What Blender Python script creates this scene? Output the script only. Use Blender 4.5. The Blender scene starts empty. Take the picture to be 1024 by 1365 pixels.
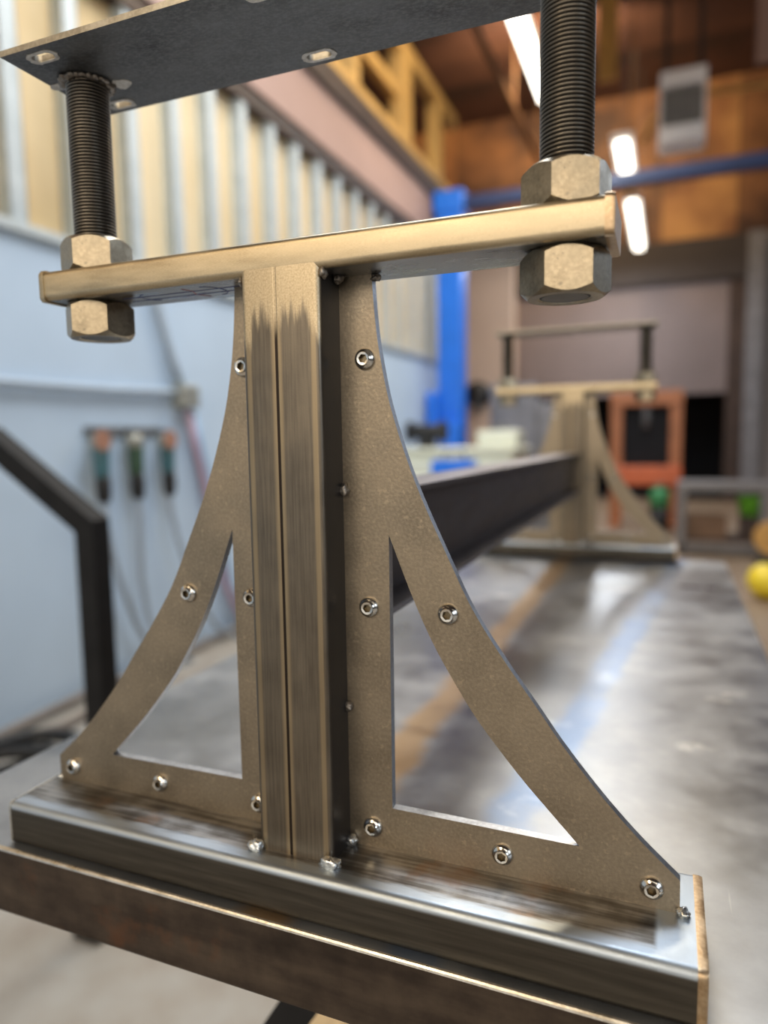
import bpy, bmesh, math, random
from mathutils import Vector, Matrix, noise
from mathutils.geometry import tessellate_polygon

random.seed(7)
SC = bpy.context.scene
COL = SC.collection
S = 1.3e-3            # metres per drawing unit of the steel stand
TZ = 0.85             # height of the welding table
HB = 23.27            # height of the base tube in drawing units
PI = math.pi

# ------------------------------------------------------------------ materials
class NT:
    def __init__(self, name):
        self.m = bpy.data.materials.new(name); self.m.use_nodes = True
        self.t = self.m.node_tree; self.t.nodes.clear()
        self.out = self.n('ShaderNodeOutputMaterial')
        self.tc = self.n('ShaderNodeTexCoord')
    def n(self, typ, **kw):
        nd = self.t.nodes.new(typ)
        for k, v in kw.items(): setattr(nd, k, v)
        return nd
    def l(self, a, b): self.t.links.new(a, b)
    def coord(self, scale=(1, 1, 1), src='Object'):
        mp = self.n('ShaderNodeMapping'); mp.inputs['Scale'].default_value = scale
        self.l(self.tc.outputs[src], mp.inputs['Vector']); return mp.outputs['Vector']
    def noise(self, scale, detail=4, vec=None, rough=.55, stretch=(1, 1, 1)):
        nd = self.n('ShaderNodeTexNoise'); nd.inputs['Scale'].default_value = scale
        nd.inputs['Detail'].default_value = detail; nd.inputs['Roughness'].default_value = rough
        self.l(vec if vec is not None else self.coord(stretch), nd.inputs['Vector'])
        return nd.outputs['Fac']
    def ramp(self, fac, stops):
        nd = self.n('ShaderNodeValToRGB'); e = nd.color_ramp.elements
        while len(e) < len(stops): e.new(.5)
        for el, (p, c) in zip(e, stops):
            el.position = p; el.color = (*c, 1) if len(c) == 3 else c
        self.l(fac, nd.inputs['Fac']); return nd.outputs['Color']
    def math(self, op, a, b=None, clamp=False):
        nd = self.n('ShaderNodeMath', operation=op); nd.use_clamp = clamp
        for i, v in enumerate((a, b)):
            if v is None: continue
            if isinstance(v, (int, float)): nd.inputs[i].default_value = v
            else: self.l(v, nd.inputs[i])
        return nd.outputs[0]
    def maprange(self, v, a, b, c=0., d=1.):
        nd = self.n('ShaderNodeMapRange'); nd.interpolation_type = 'SMOOTHSTEP'
        self.l(v, nd.inputs[0])
        for i, x in zip((1, 2, 3, 4), (a, b, c, d)): nd.inputs[i].default_value = x
        return nd.outputs[0]
    def mix(self, f, a, b):
        nd = self.n('ShaderNodeMix', data_type='RGBA')
        for s, v in ((nd.inputs[0], f), (nd.inputs[6], a), (nd.inputs[7], b)):
            if isinstance(v, (int, float)): s.default_value = v
            elif isinstance(v, tuple): s.default_value = (*v, 1)
            else: self.l(v, s)
        return nd.outputs[2]
    def sep(self, src='Object'):
        nd = self.n('ShaderNodeSeparateXYZ'); self.l(self.tc.outputs[src], nd.inputs[0]); return nd.outputs
    def bsdf(self, color, rough=.5, metal=0., bump=None, bstr=.2, bdist=.0005, emis=None, estr=0, **kw):
        b = self.n('ShaderNodeBsdfPrincipled')
        for key, v in (('Base Color', color), ('Roughness', rough), ('Metallic', metal)):
            if isinstance(v, tuple): b.inputs[key].default_value = (*v, 1)
            elif isinstance(v, (int, float)): b.inputs[key].default_value = v
            else: self.l(v, b.inputs[key])
        if emis:
            b.inputs['Emission Color'].default_value = (*emis, 1); b.inputs['Emission Strength'].default_value = estr
        for k, v in kw.items(): b.inputs[k].default_value = v
        if bump is not None:
            bp = self.n('ShaderNodeBump'); bp.inputs['Strength'].default_value = bstr; bp.inputs['Distance'].default_value = bdist
            self.l(bump, bp.inputs['Height']); self.l(bp.outputs[0], b.inputs['Normal'])
        self.l(b.outputs[0], self.out.inputs['Surface'])
        return self.m

def steel(name, c1, c2, rough=.4, rvar=.1, metal=.9, scale=25, stretch=(1, 1, 1), grain=500, bstr=.15, spots=None, gstretch=None):
    t = NT(name)
    f = t.noise(scale, 6, stretch=stretch)
    col = t.ramp(f, [(.3, c1), (.7, c2)])
    g = t.noise(grain, 3, stretch=gstretch or stretch)
    col = t.mix(t.maprange(g, .35, .75, 0, .35), col, tuple(min(1, x * 1.5) for x in c2))
    if spots:
        s = t.noise(spots[0], 2); col = t.mix(t.maprange(s, .62, .72, 0, spots[2]), col, spots[1])
    r = t.maprange(f, .3, .7, rough - rvar, rough + rvar)
    return t.bsdf(col, r, metal, g, bstr)

def plain(name, c, rough=.6, metal=0., scale=8, var=.25, bstr=.1, stretch=(1, 1, 1), **kw):
    t = NT(name)
    f = t.noise(scale, 5, stretch=stretch)
    col = t.ramp(f, [(.25, tuple(x * (1 - var) for x in c)), (.75, tuple(min(1, x * (1 + var)) for x in c))])
    return t.bsdf(col, rough, metal, f, bstr, .002, **kw)

def mat_post():
    t = NT('post_steel'); x, y, z = t.sep()
    xs = t.math('DIVIDE', x, S); zs = t.math('DIVIDE', z, S)
    long = t.noise(1, 5, stretch=(700, 700, 25)); fine = t.noise(900, 3); blot = t.noise(30, 5)
    scale_c = t.ramp(t.math('ADD', t.math('MULTIPLY', long, .6), t.math('MULTIPLY', blot, .4)), [(.35, (.115, .097, .077)), (.5, (.155, .132, .105)), (.68, (.205, .175, .136))])
    gold = t.ramp(fine, [(.3, (.40, .32, .21)), (.7, (.57, .475, .33))])
    # worn bright lines along the weld seam and along both corners, then the seam itself
    ax = t.math('ABSOLUTE', t.math('ADD', xs, 2.0))
    band = t.maprange(t.math('ADD', ax, t.math('MULTIPLY', t.math('SUBTRACT', long, .5), 2.0)), 1.5, 3.2, 1, 0)
    band = t.math('MULTIPLY', band, .62)
    xe = t.math('ABSOLUTE', xs)
    edge = t.math('MULTIPLY', t.math('MULTIPLY', t.maprange(xe, 14.0, 15.2), t.maprange(xe, 16.6, 17.3, 1, 0)), .55)
    col = t.mix(t.math('MAXIMUM', band, edge), scale_c, (.40, .31, .19))
    seam = t.maprange(ax, .45, .95, 1, 0)
    # upper end ground back to clean metal with a ragged lower border
    rag = t.math('ADD', zs, t.math('MULTIPLY', t.math('SUBTRACT', t.noise(1, 4, stretch=(230, 230, 14)), .5), 46))
    gm = t.maprange(t.math('SUBTRACT', rag, t.math('MULTIPLY', t.maprange(xe, 13, 17), -9)), 259, 271)
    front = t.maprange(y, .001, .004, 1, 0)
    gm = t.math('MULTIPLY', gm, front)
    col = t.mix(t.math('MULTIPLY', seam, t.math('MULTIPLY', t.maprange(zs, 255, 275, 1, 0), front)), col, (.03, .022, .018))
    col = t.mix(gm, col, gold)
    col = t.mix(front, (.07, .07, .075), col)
    r = t.math('ADD', t.math('MULTIPLY', gm, .06), t.maprange(blot, .3, .7, .34, .46))
    h = t.math('ADD', t.math('MULTIPLY', fine, .4), t.math('MULTIPLY', seam, -2.5))
    return t.bsdf(col, r, .88, h, .25, .0004)

def mat_base():
    t = NT('base_tube_steel'); x, y, z = t.sep()
    xs = t.math('DIVIDE', x, S); ys = t.math('DIVIDE', y, S); zs = t.math('DIVIDE', z, S)
    lng = t.noise(1, 6, stretch=(14, 260, 260)); blot = t.noise(38, 6); fine = t.noise(700, 3)
    side = t.ramp(lng, [(.3, (.062, .056, .048)), (.55, (.088, .08, .068)), (.75, (.115, .104, .088))])
    top = t.ramp(t.math('ADD', t.math('MULTIPLY', lng, .55), t.math('MULTIPLY', blot, .45)), [(.32, (.06, .052, .046)), (.47, (.15, .145, .14)), (.55, (.27, .27, .27)), (.7, (.36, .35, .33))])
    rust = t.maprange(t.noise(24, 6), .58, .7, 0, .55)
    top = t.mix(rust, top, (.24, .15, .10))
    topm = t.maprange(zs, HB - 2.4, HB - 1.0)
    col = t.mix(topm, side, top)
    # bluish-white reflection painted along the front top edge; same colour at the right end
    e = t.math('ADD', ys, t.math('MULTIPLY', t.math('SUBTRACT', t.noise(1, 4, stretch=(40, 300, 300)), .5), 9))
    eb = t.math('MULTIPLY', t.maprange(e, -1.5, -5.5), t.maprange(zs, HB - 4.2, HB - 2.6))
    rb = t.math('MULTIPLY', t.maprange(xs, 153, 155.5), t.maprange(zs, HB - 4, HB - 3))
    br = t.math('MAXIMUM', eb, rb)
    col = t.mix(br, col, (.37, .42, .48))
    r = t.math('ADD', t.maprange(blot, .3, .7, .34, .46), t.math('MULTIPLY', br, .06))
    return t.bsdf(col, r, .92, fine, .15, .0004)

def mat_table_top():
    t = NT('table_plate_steel')
    a = t.noise(5, 7, rough=.65); b = t.noise(22, 6); c = t.noise(1, 5, stretch=(240, 9, 30)); d = t.noise(1, 4, stretch=(7, 160, 20))
    col = t.ramp(t.math('ADD', t.math('MULTIPLY', a, .6), t.math('MULTIPLY', b, .4)), [(.34, (.20, .21, .228)), (.5, (.275, .287, .306)), (.66, (.38, .39, .405))])
    sc = t.math('MAXIMUM', t.maprange(c, .68, .76, 0, .2), t.maprange(d, .69, .77, 0, .3))
    col = t.mix(sc, col, (.68, .68, .68))
    col = t.mix(t.maprange(t.noise(9, 5), .64, .72, 0, .6), col, (.74, .73, .70))
    x, y, z = t.sep()
    # one straight brown streak running under the beam
    w = t.math('ABSOLUTE', t.math('ADD', x, t.math('ADD', .012, t.math('MULTIPLY', t.math('SUBTRACT', b, .5), .03))))
    col = t.mix(t.maprange(w, .008, .026, .75, 0), col, (.42, .27, .12))
    # a slanting blue streak, broken up by noise
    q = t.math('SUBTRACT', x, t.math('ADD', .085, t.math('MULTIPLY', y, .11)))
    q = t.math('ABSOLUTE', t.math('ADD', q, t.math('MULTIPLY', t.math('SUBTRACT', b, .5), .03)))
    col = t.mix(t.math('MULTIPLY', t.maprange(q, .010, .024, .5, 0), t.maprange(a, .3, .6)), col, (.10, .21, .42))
    r = t.maprange(t.math('ADD', a, t.math('MULTIPLY', b, .3)),   .45, .8, .27, .42)
    return t.bsdf(col, r, .85, b, .12, .001)

def mat_table_side():
    t = NT('table_edge_steel'); x, y, z = t.sep()
    n1 = t.noise(1, 6, stretch=(9, 60, 60)); n2 = t.noise(60, 5)
    col = t.ramp(t.math('ADD', t.math('MULTIPLY', n1, .6), t.math('MULTIPLY', n2, .4)), [(.34, (.03, .022, .018)), (.5, (.062, .046, .036)), (.68, (.105, .08, .06))])
    col = t.mix(t.maprange(t.noise(18, 5), .6, .72, 0, .5), col, (.15, .06, .025))
    return t.bsdf(col, .5, .7, n2, .25, .0006)

def mat_boards(name, c1, c2, c3, width, axis=0, rough=.7, seam=.35):
    t = NT(name); x, y, z = t.sep(); v = (x, y, z)[axis]
    k = t.math('FLOOR', t.math('DIVIDE', v, width))
    wn = t.n('ShaderNodeTexWhiteNoise', noise_dimensions='1D'); t.l(k, wn.inputs['W'])
    mp = t.n('ShaderNodeMapping'); mp.inputs['Location'].default_value = (3.1, 0, 1.7); t.l(t.tc.outputs['Object'], mp.inputs['Vector'])
    g = t.noise(.9, 6, vec=mp.outputs['Vector'], rough=.6)
    col = t.ramp(t.math('ADD', t.math('MULTIPLY', wn.outputs['Value'], .3), t.math('MULTIPLY', g, .75)), [(.33, c1), (.52, c2), (.72, c3)])
    fr = t.math('FRACT', t.math('DIVIDE', v, width))
    col = t.mix(t.maprange(t.math('ABSOLUTE', t.math('SUBTRACT', fr, .5)), .47, .495, 0, seam), col, tuple(q * .2 for q in c1))
    return t.bsdf(col, rough, 0, g, .1, .003)

M = {}
M['gold'] = steel('ground_steel', (.34, .275, .18), (.53, .445, .31), .41, .08, .95, 26, (1, 6, 6), 600, .12, None, (1, 12, 12))
M['cap'] = steel('end_cap_steel', (.36, .24, .13), (.52, .40, .27), .4, .08, .92, 60, (1, 1, 1), 500, .2)
M['bright'] = steel('bright_edge_steel', (.55, .50, .42), (.72, .70, .66), .34, .08, .95, 60, (1, 1, 1), 500, .2)
M['under'] = steel('bar_underside_steel', (.22, .225, .23), (.36, .37, .375), .3, .08, .95, 30, (1, 4, 4), 400, .1)
M['fin'] = steel('gusset_steel', (.225, .187, .14), (.295, .248, .188), .45, .06, .9, 26, (1, 1, 1), 520, .22, (300, (.44, .36, .26), .5))
M['finedge'] = steel('gusset_cut_edge', (.26, .27, .29), (.40, .41, .43), .4, .06, .9, 60, (1, 1, 1), 500, .2)
def mat_rod():
    t = NT('black_oxide_rod'); x, y, z = t.sep()
    rad = t.math('SQRT', t.math('ADD', t.math('MULTIPLY', x, x), t.math('MULTIPLY', y, y)))
    f = t.noise(40, 5); crest = t.math('MAXIMUM', t.maprange(rad, 9.45 * S, 10.05 * S), t.maprange(rad, 8.6 * S, 9.0 * S, .6, 0))
    col = t.mix(crest, (.022, .02, .018), t.ramp(f, [(.3, (.17, .152, .128)), (.7, (.27, .243, .205))]))  # thread valleys darkened in colour to stand for their shade
    return t.bsdf(col, t.math('SUBTRACT', .5, t.math('MULTIPLY', crest, .17)), .9, f, .1, .0004)
M['rod'] = mat_rod()
M['nut'] = steel('plain_nut_steel', (.27, .22, .15), (.385, .32, .225), .36, .07, .95, 90, (1, 1, 1), 500, .12, (420, (.16, .14, .11), .5))
M['plate'] = steel('top_plate_scale', (.05, .056, .063), (.20, .212, .226), .46, .1, .75, 22, (1, 1.6, 1), 400, .15)
M['refblue'] = plain('blue_line_reflection', (.03, .05, .22), .6); M['refred'] = plain('red_line_reflection', (.35, .04, .05), .6)
M['plateedge'] = steel('plate_cut_edge', (.24, .225, .195), (.36, .34, .30), .42, .06, .9, 60, (1, 1, 1), 500, .2)
M['dross'] = steel('cut_dross', (.45, .43, .40), (.72, .71, .68), .5, .08, .6, 120, (1, 1, 1), 600, .5)
M['beam'] = steel('beam_scale', (.065, .055, .055), (.11, .095, .095), .48, .08, .6, 14, (4, 1, 4), 200, .15)
M['beamtop'] = steel('beam_flange_scale', (.20, .19, .20), (.30, .28, .28), .42, .08, .75, 14, (4, 1, 4), 200, .15)
M['screw'] = steel('stainless_screw', (.62, .60, .55), (.80, .78, .74), .2, .05, 1, 200, (1, 1, 1), 900, .05)
M['socket'] = steel('shaded_screw_socket', (.10, .085, .06), (.22, .18, .12), .3, .05, 1, 200, (1, 1, 1), 900, .05)  # shade inside the socket put into a darker steel colour
M['weld'] = steel('weld_metal', (.40, .42, .43), (.72, .76, .78), .3, .1, .95, 260, (1, 1, 1), 700, .6)
M['weldark'] = steel('dark_weld_metal', (.11, .10, .09), (.30, .27, .24), .42, .1, .85, 200, (1, 1, 1), 600, .7)
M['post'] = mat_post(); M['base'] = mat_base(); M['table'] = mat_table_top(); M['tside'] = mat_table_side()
M['black'] = plain('black_paint', (.012, .012, .013), .65, 0, 20, .3, .05, **{'Specular IOR Level': .2})
M['wallblue'] = plain('pale_blue_panel', (.50, .62, .76), .6, 0, 2.5, .05, .03)
M['plywood'] = mat_boards('tan_plywood', (.62, .44, .22), (.76, .57, .32), (.82, .66, .42), 1.2, 1, .75, .15)
M['pink'] = plain('pinkish_board', (.40, .265, .225), .8, 0, 1.5, .08, .03)
M['darktrim'] = plain('dark_stained_wood', (.045, .025, .018), .6, 0, 6, .4, .1)
M['lumber'] = plain('yellow_lumber', (.56, .34, .11), .65, 0, 3, .25, .08, (6, 6, 1))
M['stud'] = steel('galvanized_steel', (.40, .45, .47), (.54, .58, .59), .6, .06, .4, 9, (1, 1, 1), 120, .05)
M['ceil'] = mat_boards('ceiling_planks', (.028, .014, .012), (.075, .033, .024), (.12, .055, .035), .35, 1, .7, .6)
M['backwood'] = mat_boards('back_wall_wood', (.06, .024, .012), (.27, .12, .045), (.52, .28, .10), 1.2, 0, .6, .5)  # dark-to-orange range also paints the lamp glow into the wood
M['concrete'] = None
def mat_floor():
    t = NT('shop_concrete'); a = t.noise(1.3, 7, rough=.6); b = t.noise(9, 6)
    col = t.ramp(t.math('ADD', t.math('MULTIPLY', a, .65), t.math('MULTIPLY', b, .35)), [(.33, (.22, .165, .125)), (.5, (.33, .295, .25)), (.66, (.40, .385, .355))])
    # browner tone with a noisy border over the back and right of the floor
    x, y, z = t.sep()
    st = t.math('MULTIPLY', t.maprange(t.math('ADD', y, t.math('MULTIPLY', a, 1.5)), 1.8, 3.0), t.maprange(t.math('ADD', x, t.math('MULTIPLY', b, .8)), -1.2, -.2))
    col = t.mix(t.math('MULTIPLY', st, .75), col, t.mix(b, (.13, .075, .04), (.33, .22, .13)))
    return t.bsdf(col, .5, 0, b, .1, .002)
M['concrete'] = mat_floor()
M['doorgrey'] = plain('mauve_grey_slats', (.205, .165, .165), .6, 0, 1.5, .1, .03)
M['voidblack'] = plain('unlit_black_wall', (.008, .008, .010), .9)
M['headgrey'] = plain('dark_header_wood', (.040, .032, .032), .7)
M['tanwall'] = plain('pinkish_tan_plaster', (.56, .42, .33), .8, 0, 1.2, .06, .02)
M['lightgrey'] = plain('light_grey_wall', (.30, .28, .28), .8, 0, 2, .08)
M['columngrey'] = plain('grey_column_paint', (.20, .20, .22), .5, .2)
M['liftblue'] = plain('bright_blue_paint', (.012, .16, .72), .35, 0, 6, .1, .02)
M['darkblue'] = plain('blue_beam_paint', (.008, .022, .085), .4, 0, 6, .15, .02)
M['cream'] = plain('cream_enamel', (.74, .75, .62), .45, 0, 4, .06, .02)
M['orange'] = plain('orange_paint', (.42, .15, .06), .45, 0, 10, .2, .05)
M['redorange'] = plain('red_orange_paint', (.60, .13, .045), .4, 0, 10, .2, .05)
M['greypaint'] = plain('grey_painted_steel', (.17, .16, .16), .5, .3, 8, .15)
M['green'] = plain('bright_green_plastic', (.13, .42, .03), .45, 0, 10, .15)
M['jade'] = plain('green_enamel', (.05, .26, .10), .45, 0, 10, .15)
M['yellow'] = plain('yellow_plastic', (.82, .62, .03), .4, 0, 10, .12)
M['cratewood'] = plain('brown_crate_wood', (.20, .11, .06), .6, 0, 10, .2)
M['amber'] = plain('amber_wood', (.55, .30, .08), .5, 0, 10, .2)
M['teal'] = plain('teal_plastic', (.05, .14, .17), .45, 0, 20, .15)
M['olive'] = plain('dark_green_plastic', (.035, .08, .045), .5, 0, 20, .15)
M['disc'] = plain('orange_abrasive', (.36, .18, .12), .7, 0, 60, .2)
M['palehead'] = plain('cast_alloy', (.36, .36, .32), .45, .5, 30, .15)
M['cord'] = plain('grey_cord_rubber', (.27, .31, .36), .6, 0, 10, .1)
M['hosered'] = plain('pinkish_red_hose', (.50, .36, .45), .5, 0, 10, .1)
M['hoseblue'] = plain('blue_hose', (.30, .46, .66), .5, 0, 10, .1)
M['conduit'] = plain('grey_conduit', (.40, .48, .57), .6, 0, 10, .08)
M['white'] = plain('white_enamel', (.86, .85, .86), .4, 0, 4, .05, .02)
M['vent'] = plain('dark_louvre', (.15, .15, .155), .5, .3)
M['louvre'] = plain('grey_louvre', (.30, .29, .28), .5)
M['rubber'] = plain('black_rubber', (.012, .012, .013), .55, 0, 15, .3, .1)
M['brownhose'] = plain('grey_brown_hose', (.20, .17, .15), .6)
M['cardboard'] = plain('tan_splintered_wood', (.50, .35, .18), .7, 0, 6, .3, .15, (12, 1, 1))
def mat_tube():
    t = NT('lit_fluorescent_tube'); return t.bsdf((.9, .9, .85), .4, 0, None, emis=(1, .93, .80), estr=6)
M['tube'] = mat_tube()

# ------------------------------------------------------------------ mesh helpers
def add_bm(bm, bm2, mi=0):
    me = bpy.data.meshes.new('tmp')
    for f in bm2.faces: f.material_index = f.material_index or mi
    bm2.to_mesh(me); bm2.free(); bm.from_mesh(me); bpy.data.meshes.remove(me)

def box(bm, x0, x1, y0, y1, z0, z1, bev=0, seg=2, mi=0, mat=None):
    b = bmesh.new(); bmesh.ops.create_cube(b, size=1)
    for v in b.verts:
        v.co = Vector((x0 + (v.co.x + .5) * (x1 - x0), y0 + (v.co.y + .5) * (y1 - y0), z0 + (v.co.z + .5) * (z1 - z0)))
    if bev: bmesh.ops.bevel(b, geom=b.edges[:] , offset=bev, segments=seg, affect='EDGES', profile=.5)
    if mat is not None: bmesh.ops.transform(b, matrix=mat, verts=b.verts)
    add_bm(bm, b, mi)

def sweep(bm, pts, r, n=12, mi=0, caps=True, square=False):
    pts = [Vector(p) for p in pts]; rings = []
    up = Vector((0, 0, 1))
    for i, p in enumerate(pts):
        a = pts[max(0, i - 1)]; c = pts[min(len(pts) - 1, i + 1)]
        d1 = (p - a).normalized() if i else (c - p).normalized(); d2 = (c - p).normalized() if i < len(pts) - 1 else d1
        t = (d1 + d2).normalized(); k = 1 / max(.4, t.dot(d1))
        u = up if abs(t.dot(up)) < .95 else Vector((1, 0, 0))
        if square:
            u = Vector((0, 1, 0)) if abs(t.y) < .9 else up
        s = t.cross(u).normalized(); w = s.cross(t).normalized()
        rr = r[i] if isinstance(r, (list, tuple)) else r
        ring = []
        for j in range(n):
            if square:
                q = [(1, 1), (-1, 1), (-1, -1), (1, -1)][j]; ring.append(bm.verts.new(p + s * q[0] * rr * k + w * q[1] * rr))
            else:
                an = 2 * PI * j / n; ring.append(bm.verts.new(p + s * math.cos(an) * rr + w * math.sin(an) * rr))
        rings.append(ring)
    for a, b in zip(rings, rings[1:]):
        for j in range(n):
            f = bm.faces.new((a[j], a[(j + 1) % n], b[(j + 1) % n], b[j])); f.material_index = mi; f.smooth = not square
    if caps:
        for ring in (rings[0], rings[-1]):
            f = bm.faces.new(ring); f.material_index = mi

def lathe(bm, prof, n=32, mi=0, mat=None, smooth=True):
    rings = []
    for r, z in prof:
        ring = []
        if r < 1e-9: ring = [bm.verts.new((0, 0, z))]
        else: ring = [bm.verts.new((r * math.cos(2 * PI * k / n), r * math.sin(2 * PI * k / n), z)) for k in range(n)]
        if mat is not None:
            for v in ring: v.co = mat @ v.co
        rings.append(ring)
    for a, b in zip(rings, rings[1:]):
        for k in range(n):
            q = (a[k % len(a)], a[(k + 1) % len(a)], b[(k + 1) % len(b)], b[k % len(b)])
            q = list(dict.fromkeys(q))
            if len(q) > 2:
                try:
                    f = bm.faces.new(q); f.smooth = smooth; f.material_index = mi
                except ValueError: pass

def plate_poly(bm, outer, holes, to3, t0, t1, mi=0, mi_edge=0):
    """flat plate with openings, outline in 2D, extruded between t0 and t1"""
    loops = [outer] + holes
    flat = [p for l in loops for p in l]
    tris = tessellate_polygon([[Vector((p[0], p[1], 0)) for p in l] for l in loops])
    A = [bm.verts.new(to3(p[0], p[1], t0)) for p in flat]; B = [bm.verts.new(to3(p[0], p[1], t1)) for p in flat]
    for tr in tris:
        for V, o in ((A, 1), (B, -1)):
            try:
                f = bm.faces.new([V[i] for i in tr][::o]); f.material_index = mi
            except ValueError: pass
    i0 = 0
    for l in loops:
        n = len(l)
        for k in range(n):
            a, b = i0 + k, i0 + (k + 1) % n
            f = bm.faces.new((A[a], A[b], B[b], B[a])); f.material_index = mi_edge
        i0 += n

def blob(bm, c, r, sub=3, amp=.25, seed=0, mi=0):
    b = bmesh.new(); bmesh.ops.create_icosphere(b, subdivisions=sub, radius=1)
    for v in b.verts:
        k = 1 + amp * noise.noise(v.co * 1.7 + Vector((seed * 3.1, seed * 1.7, 0)))
        v.co = Vector((v.co.x * r[0] * k, v.co.y * r[1] * k, v.co.z * r[2] * k)) + Vector(c)
    for f in b.faces: f.smooth = True
    add_bm(bm, b, mi)

def rrect(w0, w1, h0, h1, r, seg=5):
    pts = []
    for cx, cy, a0 in ((w1 - r, h1 - r, 0), (w0 + r, h1 - r, 90), (w0 + r, h0 + r, 180), (w1 - r, h0 + r, 270)):
        for k in range(seg + 1):
            a = math.radians(a0 + 90 * k / seg); pts.append((cx + r * math.cos(a), cy + r * math.sin(a)))
    return pts

def extrude(bm, prof, to3, ts, mi=0, caps=True, mif=None, smooth=True):
    rings = [[bm.verts.new(to3(a, b, t)) for a, b in prof] for t in ts]
    n = len(prof)
    for A, B in zip(rings, rings[1:]):
        for k in range(n):
            f = bm.faces.new((A[k], A[(k + 1) % n], B[(k + 1) % n], B[k])); f.smooth = smooth
            f.material_index = mif(f) if mif else mi
    if caps:
        for R in (rings[0], rings[-1]):
            f = bm.faces.new(R); f.material_index = mi

def obj(name, bm, mats, parent=None, label=None, loc=None, angle=None):
    bmesh.ops.recalc_face_normals(bm, faces=bm.faces[:])
    me = bpy.data.meshes.new(name); bm.to_mesh(me); bm.free()
    for m in (mats if isinstance(mats, (list, tuple)) else [mats]): me.materials.append(M[m])
    o = bpy.data.objects.new(name, me); COL.objects.link(o)
    if parent: o.parent = parent
    if label: o['label'] = label
    if loc: o.location = loc
    if angle: me.set_sharp_from_angle(angle=math.radians(angle))
    return o

def thing(name, label, cat, loc=(0, 0, 0), rz=0, group=None):
    o = bpy.data.objects.new(name, None); COL.objects.link(o); o.location = loc; o.rotation_euler = (0, 0, rz)
    o.empty_display_size = .05
    return tag(o, label, cat, group)
def tag(o, label, cat, group=None):
    o['label'] = label; o['category'] = cat
    if group: o['group'] = group
    return o
def struct(name, bm, mats, label=None, parent=None):
    o = obj(name, bm, mats, parent)
    if not parent: o['kind'] = 'structure'
    if label: o['label'] = label
    return o
def BM(): return bmesh.new()
def copy_tree(o, parent=None):
    c = o.copy(); COL.objects.link(c)
    if parent: c.parent = parent
    for ch in list(o.children): copy_tree(ch, c)
    return c

# drawing units -> local metres of the stand (origin on the table under the near post)
def U(x, y, z): return Vector((x * S, y * S, (z + HB) * S))

# ------------------------------------------------------------------ the steel stand
stand = thing('steel_stand', 'raw steel stand of two frames joined by a long beam on the welding table', 'steel stand', (0, 0, TZ))
near = []      # direct parts of the near end frame, copied for the far one
def part(name, bm, mats, label=None, angle=None, par=None):
    o = obj(name, bm, mats, par or stand, label, None, angle)
    if par is None: near.append(o)
    return o

YC = 19.3      # centre line of the frame in depth
L0, L1 = -166.2, 168.5
# base tube
bm = BM()
extrude(bm, rrect(-11.6, 50.2, -HB, 0, 3.6, 6), lambda a, b, t: U(t, a, b), [L0 + (L1 - L0) * k / 40 for k in range(41)])
base = part('base_tube', bm, 'base', angle=40)
for side, x0, x1 in ((-1, L0 - 2.0, L0), (1, L1, L1 + 3.6)):
    bm = BM(); ext = [x0, x0 + (.8 if side < 0 else 0), x1 - (.9 if side > 0 else 0), x1]
    def cap3(a, b, t, s=side, lo=x0, hi=x1):
        k = .985 if (s < 0 and t == lo) or (s > 0 and t == hi) else 1.0
        w = .35 * noise.noise(Vector((a * .2, b * .2, s * 9)))
        return U(t + (w if abs(t - (lo if s < 0 else hi)) < .01 else 0), 19.3 + (a - 19.3) * k, -HB / 2 + (b + HB / 2) * k)
    extrude(bm, rrect(-11.8, 50.4, -HB + .05, .25, 3.0, 6), cap3, ext)
    part('end_cap', bm, 'cap' if side > 0 else 'bright', 'brown ground cap welded on the tube end' if side > 0 else None, 35, base)

# post
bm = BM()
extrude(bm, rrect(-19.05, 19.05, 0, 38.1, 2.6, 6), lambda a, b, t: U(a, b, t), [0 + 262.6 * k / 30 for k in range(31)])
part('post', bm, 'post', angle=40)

# crossbar: front face ground to clean metal, underside and top left darker
bm = BM()
def bar_mi(f):
    n = f.calc_center_median()
    y = n.y / S; z = n.z / S - HB
    if y < 2.2 : return 0
    return 1
CB0, CB1 = 259.9, 274.0
xs = [-131.6 + 263.2 * k / 40 for k in range(41)]
extrude(bm, rrect(0, 35.0, CB0, CB1, 3.0, 6), lambda a, b, t: U(t, a, b), xs, mif=bar_mi)
bar = part('crossbar', bm, ['gold', 'under'], 'flat bar with its front face ground to clean gold-coloured metal', 40)
for s in (-1, 1):
    bm = BM(); x0, x1 = (131.6, 135.0)
    def cap3(a, b, t, s=s):
        k = .97 if t > 134 else 1.0
        w = .5 * noise.noise(Vector((a * .25, b * .25, s * 5 + 2)))
        return U(s * (t + (w if t > 134 else 0)), 17.5 + (a - 17.5) * k, 267 + (b - 267) * k)
    extrude(bm, rrect(-.5, 35.4, CB0 - .6, CB1 + .5, 2.4, 6), cap3, [x0, x0 + 2.2, x1])
    part('end_cap', bm, 'gold' if s < 0 else 'cap', None, 35, bar)

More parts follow.
